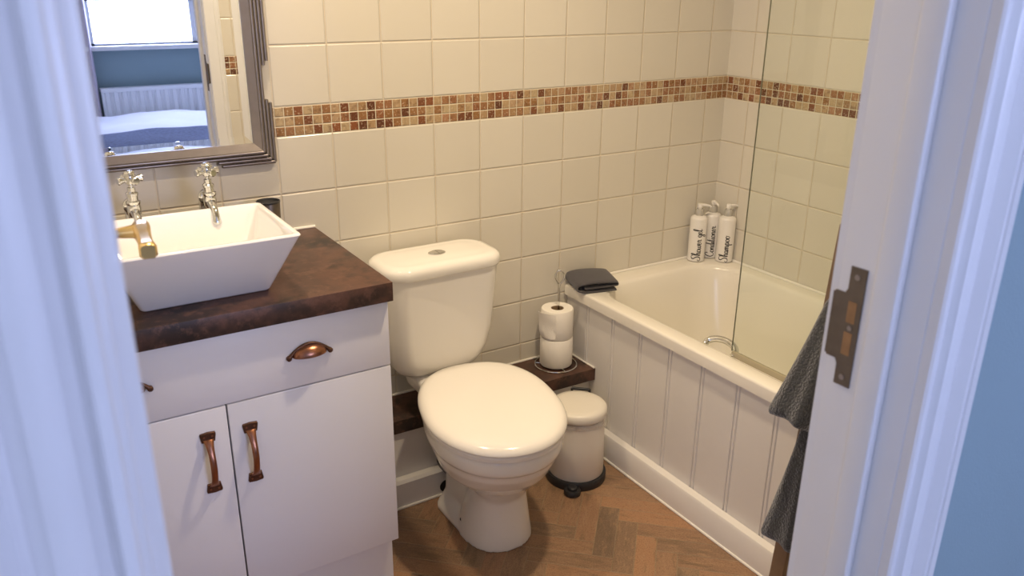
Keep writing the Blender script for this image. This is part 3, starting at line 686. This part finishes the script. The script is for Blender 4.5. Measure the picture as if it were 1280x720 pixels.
# ================================================================== BOTTLES with handwritten lettering
G = {   # strokes in x-height units, (advance, [strokes])
 'S': (1.35, [[(1.25, 2.05), (.95, 2.45), (.45, 2.3), (.35, 1.8), (.75, 1.3), (.95, .7), (.65, .1), (.1, .0), (-.2, .4), (.1, .75)]]),
 'C': (1.35, [[(1.2, 1.9), (1.05, 2.35), (.6, 2.3), (.2, 1.6), (.1, .8), (.4, .1), (.9, .05), (1.35, .5)], [(1.2, 1.9), (1.0, 1.7)]]),
 'h': (.95, [[(-.1, .2), (.25, 1.2), (.45, 2.2), (.3, 2.5), (.15, 2.1), (.1, .0)], [(.1, .3), (.35, .95), (.6, .95), (.6, .2), (.75, .0), (1.0, .3)]]),
 'o': (.85, [[(.55, .95), (.2, .9), (.05, .45), (.25, .0), (.6, .1), (.7, .6), (.45, .95), (.6, .8), (.95, .85)]]),
 'w': (1.15, [[(.0, .9), (.05, .2), (.3, .0), (.5, .4), (.55, .9), (.55, .25), (.8, .0), (1.05, .5), (.95, .95), (1.2, .8)]]),
 'e': (.75, [[(-.05, .35), (.4, .5), (.5, .8), (.3, 1.0), (.08, .7), (.1, .2), (.4, .0), (.8, .3)]]),
 'r': (.75, [[(-.05, .3), (.15, 1.05), (.2, .8), (.5, .9), (.45, .4), (.5, .05), (.85, .2)]]),
 'g': (.85, [[(.6, .9), (.2, .95), (.05, .5), (.25, .05), (.55, .3), (.6, .95), (.6, .0), (.5, -.9), (.15, -1.15), (.05, -.8), (.4, -.3), (.9, .2)]]),
 'l': (.55, [[(-.05, .2), (.3, 1.2), (.45, 2.2), (.25, 2.4), (.15, 1.8), (.15, .3), (.35, .0), (.65, .3)]]),
 'n': (.95, [[(-.05, .3), (.1, .95), (.1, .0)], [(.1, .4), (.35, .95), (.6, .9), (.6, .2), (.75, .0), (1.0, .3)]]),
 'd': (.9, [[(.6, .85), (.2, .95), (.05, .5), (.25, .0), (.55, .3), (.7, 1.3), (.75, 2.4), (.62, 1.2), (.6, .2), (.75, .0), (.95, .3)]]),
 'i': (.5, [[(-.05, .3), (.15, .95), (.1, .2), (.3, .0), (.55, .3)], [(.2, 1.45), (.25, 1.55)]]),
 't': (.6, [[(-.05, .3), (.25, 2.1), (.15, .8), (.15, .15), (.35, .0), (.65, .3)], [(-.1, 1.25), (.5, 1.4)]]),
 'a': (.9, [[(.55, .9), (.2, .95), (.05, .45), (.25, .0), (.5, .3), (.6, .95), (.58, .2), (.7, .0), (.95, .3)]]),
 'm': (1.35, [[(-.05, .3), (.1, .95), (.1, .0)], [(.1, .4), (.3, .95), (.5, .85), (.5, .0)], [(.5, .4), (.75, .95), (.95, .85), (.95, .2), (1.1, .0), (1.4, .3)]]),
 'p': (.95, [[(-.05, .3), (.15, 1.0), (.12, .0), (.08, -1.1)], [(.12, .3), (.35, .95), (.65, .8), (.6, .2), (.3, .05), (.7, .1), (1.0, .4)]]),
 ' ': (.7, []) }
def bottle(bx, by, word, label, ztext, scale, nozzle_az, face=0.):
    R_ = .0305; H = .165; z0 = BZ + .0015
    t_ = thing('pump_bottle', (bx, by, z0), label, 'bottle', 'white pump bottles in the bath corner')
    bm = B(); lathe(bm, bx, by, [(R_ - .004, z0), (R_, z0 + .003), (R_, z0 + H - .010), (R_ - .002, z0 + H - .004), (R_ - .007, z0 + H), (.016, z0 + H + .003), (.0135, z0 + H + .004)], 48); link('body', bm, 'bottle', t_)
    bm = B(); zz = z0 + H + .003; lathe(bm, bx, by, [(.0145, zz), (.0150, zz + .002), (.0145, zz + .020), (.0120, zz + .024)], 28); link('collar', bm, 'clear', t_)
    bm = B(); lathe(bm, bx, by, [(.0065, zz + .010), (.0065, zz + .028), (.0085, zz + .028), (.0090, zz + .040), (.0075, zz + .042)], 24)
    d = Vector((math.cos(nozzle_az), math.sin(nozzle_az), 0)); c = Vector((bx, by, zz + .037))
    tube(bm, [c, c + d * .020, c + d * .033 + Vector((0, 0, -.002)), c + d * .038 + Vector((0, 0, -.006))], [.0058, .0048, .0038, .0034], 12)
    link('pump_head', bm, 'bottle', t_)
    cz = math.atan2(-2.10 - by, -.762 - bx) + face; bm = B(); rr = R_ + .0003; pen = 0.
    base = .0 
    for ch in word:
        adv, strokes = G[ch]
        for st in strokes:
            P = catmull([(p[0], p[1], 0) for p in st], 6); L_ = []; Rt = []
            for i, p in enumerate(P):
                dd = (P[min(i + 1, len(P) - 1)] - P[max(i - 1, 0)]); 
                if dd.length < 1e-6: dd = Vector((1, 0, 0))
                dd.normalize(); nrm = Vector((-dd.y, dd.x, 0)); hw = .06 + .075 * abs(dd.y) * (1 if dd.y < 0 else .3)
                L_.append(p + nrm * hw); Rt.append(p - nrm * hw)
            def mp(q, r_): al = (pen + q.x) * scale; up = (q.y - .9) * scale; th = cz - up / R_; return (bx + r_ * math.cos(th), by + r_ * math.sin(th), z0 + ztext + al)
            rings = [[mp(a_, rr), mp(b_, rr), mp(b_, rr - .0006), mp(a_, rr - .0006)] for a_, b_ in zip(L_, Rt)]
            loft(bm, rings)
        pen += adv
    link('lettering', bm, 'ink', t_, smooth=False)
bottle(1.327, -.043, 'Shower gel', 'white pump bottle lettered Shower gel, leftmost in the bath corner', .008, .0133, math.radians(-38), face=.12)
bottle(1.400, -.037, 'Conditioner', 'white pump bottle lettered Conditioner, at the back of the bath corner', .008, .0128, math.radians(-110), face=.12)
bottle(1.4095, -.101, 'Shampoo', 'white pump bottle lettered Shampoo, against the right tiled wall', .006, .0133, math.radians(-20), face=.05)

# folded flannel on the bath corner
fl = bpy.data.objects; bm = B()
ux = Vector((.97, -.24, 0)); uy = Vector((.24, .97, 0)); c0 = Vector((.836, -.073, BZ))
path = [(.062, .004), (.02, .003), (-.03, .004), (-.066, .008), (-.076, .017), (-.070, .027), (-.03, .031), (.02, .030), (.060, .026), (.066, .021), (.060, .017), (.02, .0155), (-.03, .0145), (-.05, .0155)]
PP = catmull([(a_, b_, 0) for a_, b_ in path], 5); th_ = .0034; rings = []
for j in range(15):
    g = -1 + 2 * j / 14; ring = []
    for side in (1, -1):
        seq = range(len(PP)) if side == 1 else range(len(PP) - 1, -1, -1)
        for i in seq:
            dd = (PP[min(i + 1, len(PP) - 1)] - PP[max(i - 1, 0)]).normalized(); nn_ = Vector((-dd.y, dd.x, 0))
            q = PP[i] + nn_ * side * th_ * (1 if abs(g) < .99 else .5)
            wob = .004 * math.sin(i * .13 + j * .4); q.y = q.y * (1 + .10 * math.sin(1.3 * g + .02 * i)); 
            ring.append(tuple(c0 + ux * (q.x + .004 * g) + uy * (.062 * g + wob * .3) + Vector((0, 0, max(.0012, q.y * 1.2)))))
    rings.append(ring)
loft(bm, rings); tag(link('flannel', bm, 'flannel'), 'folded charcoal grey flannel on the near corner of the bath rim', 'flannel')

# ================================================================== TOWEL LADDER AND TOWELS (right of doorway)
LDX = .455
lad = thing('towel_ladder', (LDX + .2, -1.25, 0), 'oak towel ladder standing inside the bathroom behind the right jamb', 'towel rail')
for k, xx in enumerate((LDX, LDX + .28)):
    bm = B(); rings = []
    for z, yy in ((.0, -1.205), (1.092, -1.262), (1.104, -1.263)):
        s_ = .015 if z < 1.1 else .010
        rings.append([(xx - s_, yy - s_, z), (xx + s_, yy - s_, z), (xx + s_, yy + s_, z), (xx - s_, yy + s_, z)])
    loft(bm, rings); link('upright', bm, 'oak', lad, smooth=False)
def ly(z): return -1.205 - .057 * z / 1.1
for z in (.30, .698, 1.01):
    bm = B(); tube(bm, [(LDX + .01, ly(z), z), (LDX + .27, ly(z), z)], .010, 14); link('rung', bm, 'oak', lad)
def towel(zr, zh, xg, xh, label):
    """towel hung over a rung at height zr; the near side flares out towards the hem at zh"""
    bm = B(); yc = ly(zr); rings = []; nz = 26; nu = 60
    for j in range(nz + 1):
        f = j / nz; z = zr + .018 - f * (zr + .018 - zh); k = f ** 1.15
        hy = .022 + .048 * k; xl = xg + (xh - xg) * (f ** 1.05); xr = LDX + .262
        if f > .93: e = (f - .93) / .07; hy *= 1 - .22 * e ** 2; xl += .016 * e ** 2
        ring = []; cxr, hx = (xl + xr) / 2, (xr - xl) / 2
        for i in range(nu):
            t_ = 2 * PI * i / nu; c, s = math.cos(t_), math.sin(t_)
            X = hx * sgn(c) * abs(c) ** .55; Y = hy * sgn(s) * abs(s) ** .7
            fold = .012 * k * math.sin(9 * t_ + 2 * f) + .006 * k * math.sin(17 * t_ + 1)
            ring.append((cxr + X + fold * c * .4, yc + Y + fold * s, z + (.012 * math.sin(2.5 * t_) * k)))
        rings.append(ring)
    loft(bm, rings); o = link('towel', bm, 'towel', angle=80); tag(o, label, 'towel', 'charcoal towels on the ladder')
    dm = o.modifiers.new('sub', 'SUBSURF'); dm.levels = 1; dm.render_levels = 2
towel(1.012, .722, .470, .340, 'upper charcoal terry towel on the oak ladder, overlapping the bath')
towel(.700, .425, .442, .392, 'lower charcoal terry towel on the oak ladder, near the floor')

# ================================================================== BED in the bedroom (seen in the mirror)
bd = thing('bed', (.40, -3.55, 0), 'bed with pale base, seen in the mirror through the doorway', 'bed')
boxo('base', -.32, 1.35, -4.28, -2.42, .08, .30, 'bedbase', bd, .02); boxo('mattress', -.32, 1.35, -4.28, -2.42, .302, .48, 'duvet', bd, .04, 4)
for x, y in ((-.26, -4.2), (1.29, -4.2), (-.26, -2.5), (1.29, -2.5)): boxo('leg', x - .03, x + .03, y - .03, y + .03, .0, .08, 'oak', bd)
def cloth(name, x0, x1, y0, y1, ztop, zlow, amp, mat, label, cat, seed):
    bm = B(); nx, ny = 60, 60; V = []
    rnd = random.Random(seed); ph = [rnd.uniform(0, 6) for _ in range(6)]
    for i in range(nx + 1):
        row = []
        for j in range(ny + 1):
            fx, fy = i / nx, j / ny; x = x0 + (x1 - x0) * fx; y = y0 + (y1 - y0) * fy
            h = amp * (math.sin(7 * x + ph[0] + 2 * y) + .6 * math.sin(11 * y + ph[1] - 4 * x) + .35 * math.sin(23 * x + ph[2]) * math.sin(19 * y + ph[3]))
            ex = min(fx, 1 - fx) * (x1 - x0); ey = min(fy, 1 - fy) * abs(y1 - y0); e = min(ex, ey)
            z = ztop + h - (ztop - zlow) * math.exp(-(e / .045) ** 2)
            row.append(bm.verts.new((x, y, z)))
        V.append(row)
    for i in range(nx):
        for j in range(ny): bm.faces.new((V[i][j], V[i + 1][j], V[i + 1][j + 1], V[i][j + 1]))
    o = link(name, bm, mat); tag(o, label, cat); s = o.modifiers.new('sol', 'SOLIDIFY'); s.thickness = .02; s.offset = 1
    return o
cloth('duvet', -.36, 1.39, -4.30, -2.40, .565, .50, .012, 'duvet', 'rumpled white duvet on the bed in the mirror', 'duvet', 3)
cloth('throw_blanket', -.385, 1.41, -3.16, -2.375, .625, .612, .008, 'throw', 'textured grey-blue throw across the near end of the bed in the mirror', 'blanket', 8)
